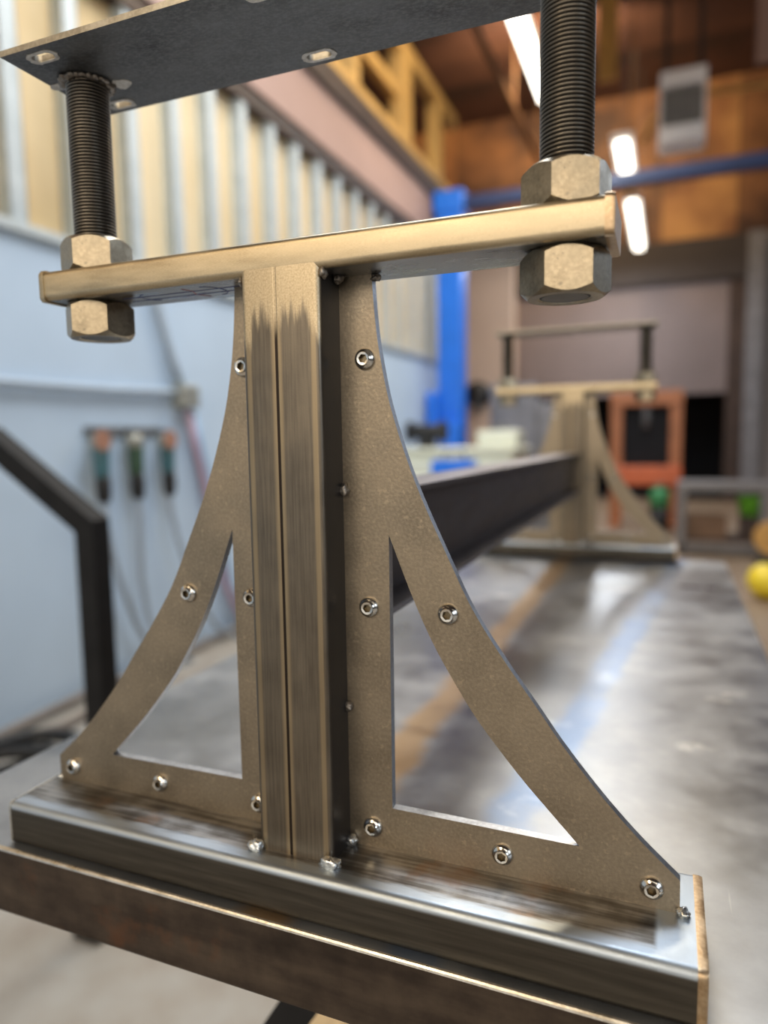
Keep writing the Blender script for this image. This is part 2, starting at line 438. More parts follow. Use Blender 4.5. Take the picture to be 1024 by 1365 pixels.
for nm, mt, pts in (('blue_mirrored_line', 'refblue', [(-96, 14), (-60, 14.2), (-24, 13.8)]), ('blue_mirrored_line', 'refblue', [(-96, 21), (-24, 20.6)]),
                    ('red_mirrored_line', 'refred', [(-56, 8), (-54, 14), (-57, 20), (-53, 27)]),
                    ('blue_mirrored_arc', 'refblue', [(-46 + 7 * math.sin(a), 17 - 9 * math.cos(a)) for a in [PI * k / 10 for k in range(11)]]),
                    ('blue_mirrored_arc', 'refblue', [(-80 - 5 * math.sin(a), 17 - 7 * math.cos(a)) for a in [PI * k / 10 for k in range(11)]])):
    bm = BM(); sweep(bm, [U(x, y, CB0 + .05) for x, y in pts], .28 * S, 6)  # thin strips stand in for lines mirrored in the bar underside
    obj(nm, bm, mt, bar, 'thin %s line standing for a mirrored layout mark' % mt[3:])

# gusset plates with their screws
def curve_smooth(pts, n):
    """Catmull-Rom through pts"""
    P = [Vector((p[0], p[1])) for p in pts]; P = [P[0] * 2 - P[1]] + P + [P[-1] * 2 - P[-2]]; out = []
    for i in range(1, len(P) - 2):
        for k in range(n):
            t = k / n
            out.append(.5 * ((2 * P[i]) + (-P[i - 1] + P[i + 1]) * t + (2 * P[i - 1] - 5 * P[i] + 4 * P[i + 1] - P[i + 2]) * t * t + (-P[i - 1] + 3 * P[i] - 3 * P[i + 1] + P[i + 2]) * t ** 3))
    out.append(P[-2]); return [(p.x, p.y) for p in out]
OUT = curve_smooth([(34.6, 259.9), (35.2, 250), (36.0, 240), (37.8, 226), (41.8, 206), (48.2, 185), (56.2, 164), (68.2, 138), (78.5, 117), (91.5, 97), (106.5, 76.5), (117, 62), (132.3, 43.5), (147, 28), (162.7, 13.8)], 6)
HOLE = curve_smooth([(40.8, 147.6), (51.2, 121.3), (60.8, 100.5), (72, 81.5), (81.8, 67), (98.5, 46.8), (112, 32.5), (124.1, 20.0)], 6)
outer = [(18.2, 0), (18.2, 259.9)] + OUT + [(162.9, 0)]
hole = [(40.6, 20.6)] + HOLE
SCREWS = [(31.0, 224.3), (30.9, 114.3), (68.0, 114.0), (30.9, 9.9), (91.8, 9.7), (152.3, 8.7)]
def button_screw():
    b = BM(); n = 36; R, H = 4.75, 3.1
    def P(r, z, a): return Vector((r * math.cos(a), -z, r * math.sin(a))) * S
    prof = [(R, 0), (R, .5)] + [(R * math.cos(q), .5 + (H - .5) * math.sin(q)) for q in [math.radians(x) for x in (12, 25, 38, 50)]]
    prof += [(2.75, H)]
    rings = [[b.verts.new(P(r, z, 2 * PI * k / n)) for k in range(n)] for r, z in prof]
    def hexr(a, ap): return ap / math.cos(((a + PI / 6) % (PI / 3)) - PI / 6)
    for ap, z in ((1.75, H - .12), (1.6, H - .5), (1.6, .9)):
        rings.append([b.verts.new(P(hexr(2 * PI * k / n, ap), z, 2 * PI * k / n)) for k in range(n)])
    for i, (A, B) in enumerate(zip(rings, rings[1:])):
        for k in range(n):
            f = b.faces.new((A[k], A[(k + 1) % n], B[(k + 1) % n], B[k])); f.smooth = i < 7; f.material_index = 1 if i >= len(rings) - 3 else 0
    b.faces.new(rings[-1]).material_index = 1; b.faces.new(rings[0])
    return b
screw_mesh = None
for s in (1, -1):
    bm = BM()
    plate_poly(bm, outer, [hole], lambda a, b, t, s=s: U(s * a, t, b), 19.2, 23.4, 0, 1)
    g = part('gusset_plate', bm, ['fin', 'finedge'])
    for k, (a, b) in enumerate(SCREWS):
        if screw_mesh is None:
            o = obj('button_screw', button_screw(), ['screw', 'socket'], g, 'round stainless screw head with hex socket', None, 40); screw_mesh = o.data
        else:
            o = bpy.data.objects.new('button_screw', screw_mesh); COL.objects.link(o); o.parent = g
            o['label'] = 'round stainless screw head with hex socket'
        o.location = U(s * a, 19.25, b); o.rotation_euler = (0, random.uniform(-1, 1), 0)

# threaded rods
def rod_bm(z0, z1, r=10.15, pitch=1.56, h=.95, n=40):
    b = BM(); dz = pitch / 6; N = int((z1 - z0) / dz); rings = []
    for i in range(N + 1):
        z = z0 + i * dz; ring = []
        for k in range(n):
            ph = ((z / pitch) - k / n) % 1.0
            tri = 1 - abs(ph * 2 - 1); tri = min(1, max(0, (tri - .06) / .80))
            if i == 0 or i == N: tri = 0
            rr = r - h + h * tri; a = 2 * PI * k / n
            ring.append(b.verts.new(Vector((rr * math.cos(a), rr * math.sin(a), z)) * S))
        rings.append(ring)
    for A, B in zip(rings, rings[1:]):
        for k in range(n):
            f = b.faces.new((A[k], A[(k + 1) % n], B[(k + 1) % n], B[k])); f.smooth = True
    b.faces.new(rings[0]); b.faces.new(rings[-1]); return b
ZP = 366.0
def nut_bm(h, Rc=17.2, hole_r=9.6, per=14):
    b = BM(); ap = Rc * math.cos(PI / 6); n = 6 * per
    def hexr(a): return ap / math.cos(((a + PI / 6) % (PI / 3)) - PI / 6) if False else ap / math.cos((a % (PI / 3)) - PI / 6)
    def drop(r): return .25 + max(0, r - ap * .985) * .95
    A = [2 * PI * k / n for k in range(n)]
    ring = lambda f: [b.verts.new(Vector((f(a)[0] * math.cos(a), f(a)[0] * math.sin(a), f(a)[1])) * S) for a in A]
    rings = [ring(lambda a: (hole_r, .6)), ring(lambda a: (hole_r + .9, 0)), ring(lambda a: (ap * .96, 0)), ring(lambda a: (hexr(a), drop(hexr(a)))),
             ring(lambda a: (hexr(a), h - drop(hexr(a)))), ring(lambda a: (ap * .96, h)), ring(lambda a: (hole_r + .9, h)), ring(lambda a: (hole_r, h - .6))]
    for P, Q in zip(rings, rings[1:] + rings[:1]):
        for k in range(n): b.faces.new((P[k], P[(k + 1) % n], Q[(k + 1) % n], Q[k]))
    return b
for s, th_top, th_bot in ((-1, 34, 24), (1, 20, 12)):
    o = part('threaded_rod', rod_bm(242.8, ZP), 'rod'); o.location = U(s * 115.7, 19.4, 0)
    for z, h, th in ((CB1, 16.6, th_top), (CB0 - 17.4, 17.3, th_bot)):
        o = part('hex_nut', nut_bm(h), 'nut'); o.location = U(s * 115.7, 19.4, z); o.rotation_euler = (0, 0, math.radians(th))

# top plate with slots
def slot(cx, cy, lx, r, n=10):
    return [(cx + sx * lx + r * math.cos(a), cy + r * math.sin(a)) for sx, a0 in ((1, -90), (-1, 90)) for a in [math.radians(a0 + 180 * k / n) for k in range(n + 1)]]
SL = [(x, y) for x in (-115.5, 0.6, 115.5) for y in (-7.3, 42.1)]
bm = BM()
plate_poly(bm, [(-133.7, -14.8), (133.7, -14.8), (133.7, 49.4), (-133.7, 49.4)], [slot(x, y, 3.4, 2.7) for x, y in SL],
           lambda a, b, t: U(a, b, t), ZP, ZP + 2.6, 0, 1)
plate = part('top_plate', bm, ['plate', 'plateedge'], 'dark thin plate welded on top of the threaded rods')
for i, (x, y) in enumerate(SL):
    bm = BM()
    rag = [(px + .9 * noise.noise(Vector((px * .6, py * .6, i))), py + .7 * noise.noise(Vector((px * .6, py * .6, i + 9)))) for px, py in slot(x, y, 4.3, 4.2, 14)]
    plate_poly(bm, rag, [slot(x, y, 3.4, 2.72)], lambda a, b, t: U(a, b, t), ZP - .35, ZP + .01)
    part('slot_rim', bm, 'dross', 'pale ragged rim around a slot', None, plate)
# rod-to-plate welds with splashes
for s in (-1, 1):
    bm = BM()
    for k in range(26):
        a = 2 * PI * k / 26
        blob(bm, U(s * 115.7 + 10.9 * math.cos(a), 19.4 + 10.9 * math.sin(a), ZP - 1.0), (random.uniform(2.0, 3.2) * S, random.uniform(2.0, 3.2) * S, random.uniform(1.0, 1.7) * S), 2, .5, k + s)
    part('weld_bead', bm, 'weldark', 'dark lumpy weld ring around the rod')
    for (ax, ay, r, sd) in ((-15.5, -4, 4.5, 1), (15.5, 6.5, 5.2, 2)):
        bm = BM(); poly = []
        for k in range(14):
            a = 2 * PI * k / 14; q = r * (1 + .5 * noise.noise(Vector((math.cos(a) * 1.5, math.sin(a) * 1.5, sd * 4.2))))
            poly.append((s * 115.7 + ax + q * math.cos(a), 19.4 + ay + .7 * q * math.sin(a)))
        plate_poly(bm, poly, [], lambda a, b, t: U(a, b, t), ZP - .3, ZP + .01)
        part('weld_splash', bm, 'dross', 'pale splash of weld metal beside the rod')

# tack welds
TACK = [((-19.6, -1.4, 1.3), (4.2, 3.2, 3.4)), ((18.8, -1.8, 1.2), (5.6, 3.2, 3.4)), ((20.2, 17.8, 167), (2.0, 2.0, 2.6)), ((20.2, 17.8, 67), (2.0, 2.0, 2.4)),
        ((20.6, 17.2, 2.0), (2.6, 2.4, 2.6)), ((-163.6, 20.5, .8), (2.4, 2.4, 1.3)), ((164.2, 18.6, 1.2), (2.6, 3.0, 2.2)),
        ((20.2, 2.2, 258.4), (1.8, 2.2, 2.2)), ((20.8, 15.0, 258.4), (2.6, 2.4, 2.2)), ((-20.0, 4.0, 258.6), (1.8, 3.0, 2.0)), ((36.2, 20.4, 258.4), (2.4, 2.2, 1.6))]
for k, (c, r) in enumerate(TACK):
    bm = BM(); blob(bm, U(*c), [q * S for q in r], 3, .45, k * 1.3)
    part('weld_tack', bm, 'weldark' if 1 < k < 4 or k > 6 else 'weld', None if 1 < k < 4 or k > 6 else 'silvery weld tack in the corner')

# far end frame: copies of every part of the near one
FAR = Vector((1.7 * S, 978.3 * S, 0.006))
for o in list(near):
    c = copy_tree(o, stand); c.location = o.location + FAR

# long beam between the posts
bm = BM()
W, B0, B1, tf, tw = 19.0, 95.8, 162.6, 3.6, 2.2
prof = [(-W, B0), (W, B0), (W, B0 + tf), (tw, B0 + tf + 1.5), (tw, B1 - tf - 1.5), (W, B1 - tf), (W, B1), (-W, B1), (-W, B1 - tf), (-tw, B1 - tf - 1.5), (-tw, B0 + tf + 1.5), (-W, B0 + tf)]
def beam_mi(f):
    z = f.calc_center_median().z / S - HB
    return 1 if z > B1 - tf * .4 or z < B0 + tf * .9 else 0
extrude(bm, prof, lambda a, b, t: U(a, t, b), [38.1, 350, 660, 978.0], mif=beam_mi, smooth=False)
obj('beam', bm, ['beam', 'beamtop'], stand, 'dark I-section beam from the near post to the far post')

# ------------------------------------------------------------------ welding table
tx0, tx1, ty0, ty1, th = -246 * S, 248.5 * S, -16.4 * S, 1032 * S, 37.2 * S
table = thing('welding_table', 'wide steel welding table with a rusty brown edge, carrying the steel stand', 'table', (0, 0, 0))
bm = BM()
b = bmesh.new(); bmesh.ops.create_cube(b, size=1)
for v in b.verts: v.co = Vector(((tx0 + tx1) / 2 + v.co.x * (tx1 - tx0), (ty0 + ty1) / 2 + v.co.y * (ty1 - ty0), TZ - th / 2 + v.co.z * th))
bmesh.ops.bevel(b, geom=b.edges[:], offset=1.7 * S, segments=3, affect='EDGES', profile=.5)
for f in b.faces:
    n = f.normal
    f.material_index = 0 if n.z > .97 else (2 if n.z > .2 else 1)
bm = b
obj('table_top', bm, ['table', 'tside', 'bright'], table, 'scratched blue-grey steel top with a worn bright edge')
for x, xb, y in ((.017, -.48, .16), (.22, .27, .16), (-.2, -.26, ty1 - .1), (.22, .27, ty1 - .1)):
    bm = BM(); sweep(bm, [(x, y, TZ - th + .002), (xb, y, .001)], .016 if y < .5 else .03, 4, 0, True, True); obj('leg', bm, 'black', table)
bm = BM(); box(bm, tx0 + .095, tx1 - .095, ty1 - .12, ty1 - .08, .15, .19, .003); obj('stretcher', bm, 'black', table)

# ------------------------------------------------------------------ room shell
XW, YB, ZC = -2.2, 13.0, 6.95
def slab(name, x0, x1, y0, y1, z0, z1, mat, label=None, bev=0):
    bm = BM(); box(bm, x0, x1, y0, y1, z0, z1, bev); return struct(name, bm, mat, label)
slab('floor', -6, 6.2, -4.2, 15.5, -.15, 0, 'concrete')
slab('ceiling', -6, 6.2, -4.2, 13.2, ZC, ZC + .15, 'ceil')
slab('wall_left', XW - .15, XW, -4.0, 7.6, 0, 1.98, 'wallblue')
slab('wall_left_upper', XW - .15, XW - .06, -4.0, 7.6, 1.98, 3.2, 'plywood')
slab('trim_1', XW - .16, XW + .03, -4.0, 7.6, 1.96, 2.0, 'darktrim' if False else 'stud', 'grey ledge along the top of the pale blue wall panel', .004)
slab('trim_2', XW - .15, XW + .02, -4.0, 7.6, 3.15, 3.25, 'darktrim', 'dark plate along the heads of the wall studs', .004)
slab('trim_3', XW - .15, XW + .04, -4.0, 7.6, 3.25, 3.66, 'pink', 'pinkish fascia board below the loft railing', .004)
slab('trim_4', XW - .15, XW + .08, -4.0, 7.6, 3.66, 3.84, 'darktrim', 'dark board along the loft edge', .004)
slab('floor_loft', -5.85, XW - .15, -4.0, 7.6, 3.6, 3.8, 'darktrim')
slab('wall_loft_end', -5.85, XW - .15, 7.5, 7.6, 0, 3.6, 'tanwall')
slab('wall_far_left', -6, -5.85, -4.0, YB, 0, ZC, 'backwood')
slab('wall_right', 6.05, 6.2, -4.0, YB, 0, ZC, 'headgrey')
slab('wall_back', -5.85, 6.05, YB, YB + .15, 4.42, ZC, 'backwood')
slab('wall_back_left', -5.85, -2.46, YB, YB + .15, 0, 4.42, 'tanwall')
slab('wall_back_right', 1.55, 6.05, YB, YB + .15, 0, 4.42, 'lightgrey')
slab('wall_recess', -2.6, 1.7, 15.2, 15.35, 0, 4.42, 'voidblack')  # black box added behind the door opening so that it stays dark
slab('wall_recess_left', -2.6, -2.46, YB + .15, 15.2, 0, 4.42, 'voidblack')
slab('wall_recess_right', 1.55, 1.7, YB + .15, 15.2, 0, 4.42, 'voidblack')
slab('ceiling_recess', -2.6, 1.7, YB + .15, 15.35, 4.42, 4.5, 'voidblack')
slab('floor_recess', -2.46, 1.55, YB + .1, 15.2, 0, .012, 'voidblack')
slab('trim_5', -2.46, 1.55, YB - .12, YB + .1, 3.72, 4.42, 'headgrey', 'dark header above the roll-up door', .01)
slab('trim_6', 1.36, 1.62, YB - .2, YB + .05, 0, 4.42, 'columngrey', 'grey column at the right of the roll-up door', .01)
slab('trim_7', 1.1, 1.36, YB - .06, YB + .1, 0, 3.72, 'darktrim', 'brown jamb beside the dark opening', .01)
# tan partition beyond the blue lift
slab('wall_alcove', -3.6, -1.92, 10.0, 10.12, 0, 3.66, 'tanwall')
slab('trim_8', -3.6, -1.88, 9.97, 10.16, 3.66, 3.95, 'darktrim', 'dark brown board capping the tan partition', .01)
# roll-up door, half open: one curtain with rounded slats
bm = BM(); z = 1.84; n = 20; dz = (3.78 - z) / n
for k in range(n):
    box(bm, -2.46, 1.14, YB - .02, YB + .02, z + k * dz + .004, z + (k + 1) * dz, .008, 2)
struct('door_1', bm, 'doorgrey', 'mauve-grey roll-up door left half open')
# front wall behind the camera with an open bay door
slab('wall_front_left', -6, -3.0, -4.15, -4.0, 0, ZC, 'darktrim')
slab('wall_front_right', 3.2, 6.2, -4.15, -4.0, 0, ZC, 'darktrim')
slab('wall_front_upper', -3.0, 3.2, -4.15, -4.0, 3.9, ZC, 'darktrim')

# studs on the left wall
y = 1.78; k = 0
ys = [1.44, 1.78, 2.10, 2.46, 2.78, 3.10, 3.42, 3.76, 4.08, 4.42, 4.75, 5.08, 5.42, 5.76, 6.10, 6.45, 6.80, 7.15]
for y in ys:
    bm = BM()
    x0 = XW - .06; w = .042
    box(bm, x0, x0 + .065, y - w, y - w + .004, 2.0, 3.15); box(bm, x0, x0 + .065, y + w - .004, y + w, 2.0, 3.15)
    box(bm, x0 + .061, x0 + .065, y - w, y + w, 2.0, 3.15)
    o = obj('wall_stud', bm, 'stud')
    tag(o, 'galvanized metal stud standing on the grey ledge against tan plywood', 'stud', 'metal studs on the left wall')
# loft railing
rail = thing('loft_railing', 'yellow lumber railing along the loft edge above the pinkish fascia', 'railing', (XW, 5, 3.84))
def rp(name, x0, x1, y0, y1, z0, z1):
    bm = BM(); box(bm, x0, x1, y0 - 5, y1 - 5, z0, z1, .004); obj(name, bm, 'lumber', rail)
rp('bottom_rail', -.06, .05, 2.4, 7.6, .0, .12)
rp('top_rail', -.05, .05, 2.4, 7.9, .86, 1.0)
rp('middle_rail', -.05, .03, 2.4, 6.0, .42, .54)
for y0, w in ((2.6, .12), (3.8, .12), (4.95, .12), (6.05, .26), (7.15, .14)):
    rp('post', -.08, .06, y0, y0 + w, .1, .98)

# ------------------------------------------------------------------ ceiling lights and hangings
def fixture(name, label, x, y0, y1, z, w=.16, group=None):
    t = thing(name, label, 'light', (x, y0, z), 0, group); ln = y1 - y0
    bm = BM(); box(bm, -w / 2, w / 2, 0, ln, .03, .10, .01); obj('housing', bm, 'white', t)
    bm = BM()
    sweep(bm, [(-.035, .03, .0), (-.035, ln - .03, .0)], .028, 12); sweep(bm, [(.035, .03, .0), (.035, ln - .03, .0)], .028, 12)
    obj('tube', bm, 'tube', t)
    for yy in (.15, ln - .15):
        bm = BM(); sweep(bm, [(0, yy, .1), (0, yy, ZC - z)], .006, 6); obj('hanger', bm, 'vent', t)
    return t
fixture('fluorescent_light', 'long lit fluorescent fixture beside the right threaded rod, nearest of the ceiling lights', -.90, 5.0, 6.5, 4.2, .13)
fixture('fluorescent_light', 'lit fluorescent fixture seen just above the blue lift beam', -.32, 7.75, 8.8, 4.2, .22)
fixture('fluorescent_light', 'lit fluorescent fixture seen just below the blue lift beam', -.31, 9.8, 12.3, 4.2, .22)
bm = BM(); box(bm, -.06, .06, -.05, .05, 0, .12, .02); sweep(bm, [(0, 0, .1), (0, 0, ZC - 4.12)], .007, 8)
tag(obj('junction_box', bm, 'amber', None, None, (-.31, 9.25, 4.12)), 'small amber box hanging between the two far fluorescent lights', 'box')
heater = thing('unit_heater', 'white boxy heater with a dark louvred face hanging from the ceiling', 'heater', (.265, 8.0, 4.22))
bm = BM(); box(bm, -.23, .23, 0, .4, 0, .17, .02); box(bm, -.23, .23, 0, .4, .56, .72, .02); box(bm, -.23, -.20, 0, .4, .15, .6, .01); box(bm, .20, .23, 0, .4, .15, .6, .01); box(bm, -.2, .2, .2, .4, .15, .6)
obj('cabinet', bm, 'white', heater)
bm = BM()
for k in range(7): box(bm, -.17 + k * .05, -.155 + k * .05, .02, .12, .17, .56)
box(bm, -.2, .2, .12, .19, .17, .56); obj('louvre', bm, 'louvre', heater)
for x in (-.17, .17):
    bm = BM(); box(bm, x - .03, x + .03, .18, .24, .71, ZC - 4.22); obj('bracket', bm, 'darktrim', heater)
bm = BM(); sweep(bm, [(-2.02, 7.6, 5.95), (-2.0, 12.9, 5.95)], .05, 10)
for yy in (8, 10.5, 12.5): sweep(bm, [(-2.01, yy, 5.95), (-2.01, yy, ZC)], .015, 6)
tag(obj('ceiling_pipe', bm, 'cratewood', None), 'brown pipe running along below the dark ceiling', 'pipe')
bm = BM(); box(bm, -.69, -.47, 8.96, 9.06, 5.42, ZC, .01)
tag(obj('hanging_timber', bm, 'amber', None), 'short tan timber hanging from the ceiling behind the right threaded rod', 'timber')
bm = BM(); box(bm, 1.02, 1.2, 8.96, 9.06, 5.30, ZC, .01)
tag(obj('hanging_timber', bm, 'pink', None), 'short pinkish timber hanging from the ceiling right of the white heater', 'timber')
bm = BM(); sweep(bm, [(-.2, 10, 5.0), (-.08, 10, 5.27), (.2, 10, 5.42), (.6, 10, 5.49), (1.3, 10, 5.46), (2.5, 10, 5.3)], .04, 8)
tag(obj('hanging_cable', bm, 'amber', None), 'thick brown cable sagging across in front of the wooden back wall', 'cable')

# ------------------------------------------------------------------ vehicle lift
lift = thing('vehicle_lift', 'bright blue two-column vehicle lift with an overhead beam', 'lift', (-1.96, 7.0, 0))
bm = BM(); box(bm, -.13, .13, -.12, .12, .03, 3.5, .015); obj('column', bm, 'liftblue', lift)
bm = BM(); box(bm, 3.24, 3.5, -.12, .12, .03, 3.5, .015); obj('column', bm, 'liftblue', lift)
bm = BM(); box(bm, -.16, .16, -.14, .14, 3.46, 3.68, .015); obj('column_head', bm, 'liftblue', lift)
bm = BM(); box(bm, -.13, 3.5, -.07, .07, 3.50, 3.62, .01); obj('overhead_beam', bm, 'darkblue', lift, 'dark blue overhead beam')
for x in (0, 3.37):
    bm = BM(); box(bm, x - .2, x + .2, -.2, .2, 0, .03, .005); obj('base_plate', bm, 'liftblue', lift)
bm = BM(); box(bm, -.21, -.10, -.3, -.1, 1.15, 1.62, .03); obj('carriage', bm, 'liftblue', lift)
bm = BM(); box(bm, -.02, .14, -.28, -.12, 1.0, 1.3, .02); obj('lift_arm', bm, 'liftblue', lift)

# ------------------------------------------------------------------ cream bench and what stands on it
cab = thing('tool_cabinet', 'cream enamelled tool cabinet standing before the blue lift column', 'cabinet', (-1.35, 5.2, 0))
bm = BM(); box(bm, -.45, .48, -.3, .3, 0, 1.02, .015); obj('body', bm, 'cream', cab)
bm = BM(); box(bm, -.48, .50, -.33, .33, 1.02, 1.06, .01); obj('worktop', bm, 'cream', cab)
for k in range(3):
    bm = BM(); box(bm, -.42, .45, -.32, -.295, .1 + k * .3, .36 + k * .3, .008); d = obj('drawer', bm, 'cream', cab)
    bm = BM(); sweep(bm, [(-.1, -.33, .3 + k * .3), (.12, -.33, .3 + k * .3)], .012, 8); obj('handle', bm, 'vent', d)
gb = thing('cream_case', 'pale cream case on the right end of the cream cabinet', 'case', (-1.02, 5.15, 1.06))
bm = BM(); box(bm, -.16, .16, -.14, .14, 0, .13, .02); obj('body', bm, 'cream', gb)
bm = BM(); sweep(bm, [(-.06, 0, .13), (-.05, 0, .17), (.05, 0, .17), (.06, 0, .13)], .012, 8); obj('handle', bm, 'vent', gb)
gr = thing('bench_grinder', 'black bench grinder on the left end of the cream cabinet', 'grinder', (-1.62, 5.1, 1.06))
bm = BM(); lathe(bm, [(0, -.12), (.05, -.12), (.06, -.08), (.06, .08), (.05, .12), (0, .12)], 20, 0, Matrix.Translation((0, 0, .13)) @ Matrix.Rotation(PI / 2, 4, 'Y')); box(bm, -.06, .06, -.05, .05, 0, .08, .008); obj('motor', bm, 'rubber', gr)
for s in (-1, 1):
    bm = BM(); lathe(bm, [(0, -.02), (.085, -.02), (.085, .02), (0, .02)], 24, 0, Matrix.Translation((s * .14, 0, .13)) @ Matrix.Rotation(PI / 2, 4, 'Y'), False); obj('wheel', bm, 'rubber', gr)
tb = thing('toolbox', 'small bright blue toolbox on a stool in front of the cream cabinet', 'toolbox', (-1.20, 4.45, .86))
bm = BM(); box(bm, -.15, .15, -.08, .08, 0, .12, .012); obj('body', bm, 'liftblue', tb)
bm = BM(); sweep(bm, [(-.08, 0, .12), (-.07, 0, .17), (.07, 0, .17), (.08, 0, .12)], .012, 8); obj('handle', bm, 'vent', tb)
st = thing('shop_stool', 'cream topped stool carrying the small blue toolbox', 'stool', (-1.25, 4.45, 0))
bm = BM(); box(bm, -.3, .3, -.18, .18, .82, .86, .01); obj('seat', bm, 'cream', st)
for x in (-.25, .25):
    for y in (-.14, .14):
        bm = BM(); sweep(bm, [(x, y, .82), (x * 1.08, y * 1.1, 0)], .018, 8); obj('leg', bm, 'greypaint', st)
# hose reel on the tan partition
hr = thing('hose_reel', 'black hose reel mounted on the tan partition beside the blue lift', 'hose reel', (-2.42, 10.0, 1.78))
bm = BM(); lathe(bm, [(.0, -.16), (.06, -.16), (.06, -.15), (.19, -.15), (.19, -.13), (.12, -.12), (.12, -.05), (.19, -.04), (.19, -.02), (0, -.02)], 24, 0, Matrix.Rotation(-PI / 2, 4, 'X')); obj('drum', bm, 'rubber', hr)
bm = BM(); box(bm, -.03, .03, -.16, 0, -.26, .02, .005); obj('bracket', bm, 'vent', hr)
# grey machine clutter behind the far frame
mc = thing('grey_machine', 'grey machine with a round chuck standing left of the far steel frame', 'machine', (-1.25, 7.6, 0))
bm = BM(); box(bm, -.45, .5, -.25, .25, 0, .95, .02); obj('cabinet', bm, 'greypaint', mc)
bm = BM(); box(bm, -.4, .12, -.2, .2, .95, 1.72, .03); box(bm, .1, .46, -.12, .15, .95, 1.5, .02); obj('headstock', bm, 'columngrey', mc)
bm = BM(); lathe(bm, [(0, 0), (.1, 0), (.1, .08), (.03, .1), (0, .1)], 20, 0, Matrix.Translation((.46, 0, 1.25)) @ Matrix.Rotation(PI / 2, 4, 'Y')); obj('chuck', bm, 'palehead', mc)

# ------------------------------------------------------------------ press, steel bench and things at the back right
pr = thing('shop_press', 'orange shop press with a dark opening, standing by the back door', 'press', (-.05, 9.0, 0))
for s in (-1, 1):
    bm = BM(); box(bm, s * .345 - .07, s * .345 + .07, -.07, .07, .04, 1.68, .01); obj('upright', bm, 'orange', pr)
bm = BM(); box(bm, -.42, .42, -.09, .09, 1.50, 1.68, .01); obj('top_beam', bm, 'orange', pr)
bm = BM(); box(bm, -.42, .42, -.16, .12, .52, .76, .02); obj('bed', bm, 'redorange', pr)
bm = BM(); lathe(bm, [(0, 0), (.05, 0), (.05, .3), (0, .3)], 16, 0, Matrix.Translation((0, 0, 1.22))); obj('ram', bm, 'vent', pr)
bm = BM(); box(bm, -.276, .276, .04, .06, .76, 1.5); obj('black_sheet', bm, 'voidblack', pr)  # plain black sheet closing the press opening
for s in (-1, 1):
    bm = BM(); box(bm, s * .345 - .06, s * .345 + .06, -.28, .28, 0, .05, .01); obj('foot', bm, 'orange', pr)
pb = thing('oil_can', 'small black can with a green upper half standing in front of the orange press', 'can', (.13, 8.4, 0))
bm = BM(); lathe(bm, [(0, .30), (.11, .30), (.11, .46), (.09, .50), (.03, .51), (.03, .54), (0, .54)], 24); obj('body', bm, 'jade', pb)
bm = BM(); lathe(bm, [(0, 0), (.105, 0), (.105, .298), (0, .298)], 24); obj('lower_half', bm, 'rubber', pb)
bm = BM(); sweep(bm, [(-.06, 0, .50), (-.05, 0, .57), (.05, 0, .57), (.06, 0, .50)], .012, 8); obj('handle', bm, 'vent', pb)
bn = thing('steel_bench', 'grey steel tube bench standing at the back right of the shop', 'bench', (.72, 7.1, 0))
bm = BM(); box(bm, -.42, .8, -.3, .3, .60, .68, .008); obj('bench_top', bm, 'greypaint', bn)
for x in (-.38, .32, .76):
    for y in (-.26, .26):
        bm = BM(); box(bm, x - .04, x + .04, y - .04, y + .04, 0, .60, .004); obj('leg', bm, 'greypaint', bn)
bm = BM(); box(bm, -.42, .8, -.3, -.22, .03, .10, .004); obj('lower_rail', bm, 'greypaint', bn)
bm = BM(); box(bm, -.36, .76, -.2, .28, .12, .15, .004); obj('shelf', bm, 'amber' if False else 'darktrim', bn)
for (x, y, w, h, mt, nm, lb, ct) in ((.95, 7.0, .13, .14, 'green', 'plastic_tub', 'bright green plastic tub on the shelf of the steel bench', 'tub'),
                                 (.52, 7.05, .22, .22, 'cratewood', 'wooden_crate', 'brown wooden crate on the shelf of the steel bench', 'crate')):
    t = thing(nm, lb, ct, (x, y, .15 if nm == 'wooden_crate' else .15))
    bm = BM()
    if nm == 'plastic_tub':
        lathe(bm, [(0, .22), (w * .8, .22), (w, .40), (w + .012, .41), (w - .01, .40), (w * .75, .24), (0, .24)], 24); o = obj('body', bm, mt, t)
        bm = BM(); box(bm, -.1, .1, -.1, .1, 0, .22, .01); obj('stand', bm, 'darktrim', t)
    else:
        for k in range(4): box(bm, -w, w, -.12, -.10, k * .055, k * .055 + .045); box(bm, -w, w, .10, .12, k * .055, k * .055 + .045)
        box(bm, -w, -w + .02, -.1, .1, 0, .21); box(bm, w - .02, w, -.1, .1, 0, .21); box(bm, -w, w, -.1, .1, 0, .015); obj('slats', bm, mt, t)
yl = thing('yellow_float', 'round yellow plastic float lying on the floor right of the welding table', 'float', (.86, 5.0, 0))
bm = BM(); lathe(bm, [(0, 0)] + [(.13 * math.sin(a), .125 - .125 * math.cos(a)) for a in [PI * k / 14 for k in range(1, 14)]] + [(0, .25)], 24); obj('body', bm, 'yellow', yl)
bm = BM(); lathe(bm, [(0, .24), (.03, .24), (.03, .285), (0, .285)], 12); obj('eye', bm, 'rubber', yl)
sp = thing('wood_spool', 'amber wooden spool standing behind the yellow float', 'spool', (1.0, 6.0, 0))
bm = BM(); lathe(bm, [(0, -.06), (.13, -.06), (.13, -.03), (.07, -.03), (.07, .03), (.13, .03), (.13, .06), (0, .06)], 24, 0, Matrix.Translation((0, 0, .29)) @ Matrix.Rotation(PI / 2, 4, 'X'), False); obj('reel', bm, 'amber', sp)
bm = BM(); box(bm, -.1, .1, -.09, .09, 0, .16, .01); obj('stand', bm, 'rubber', sp)

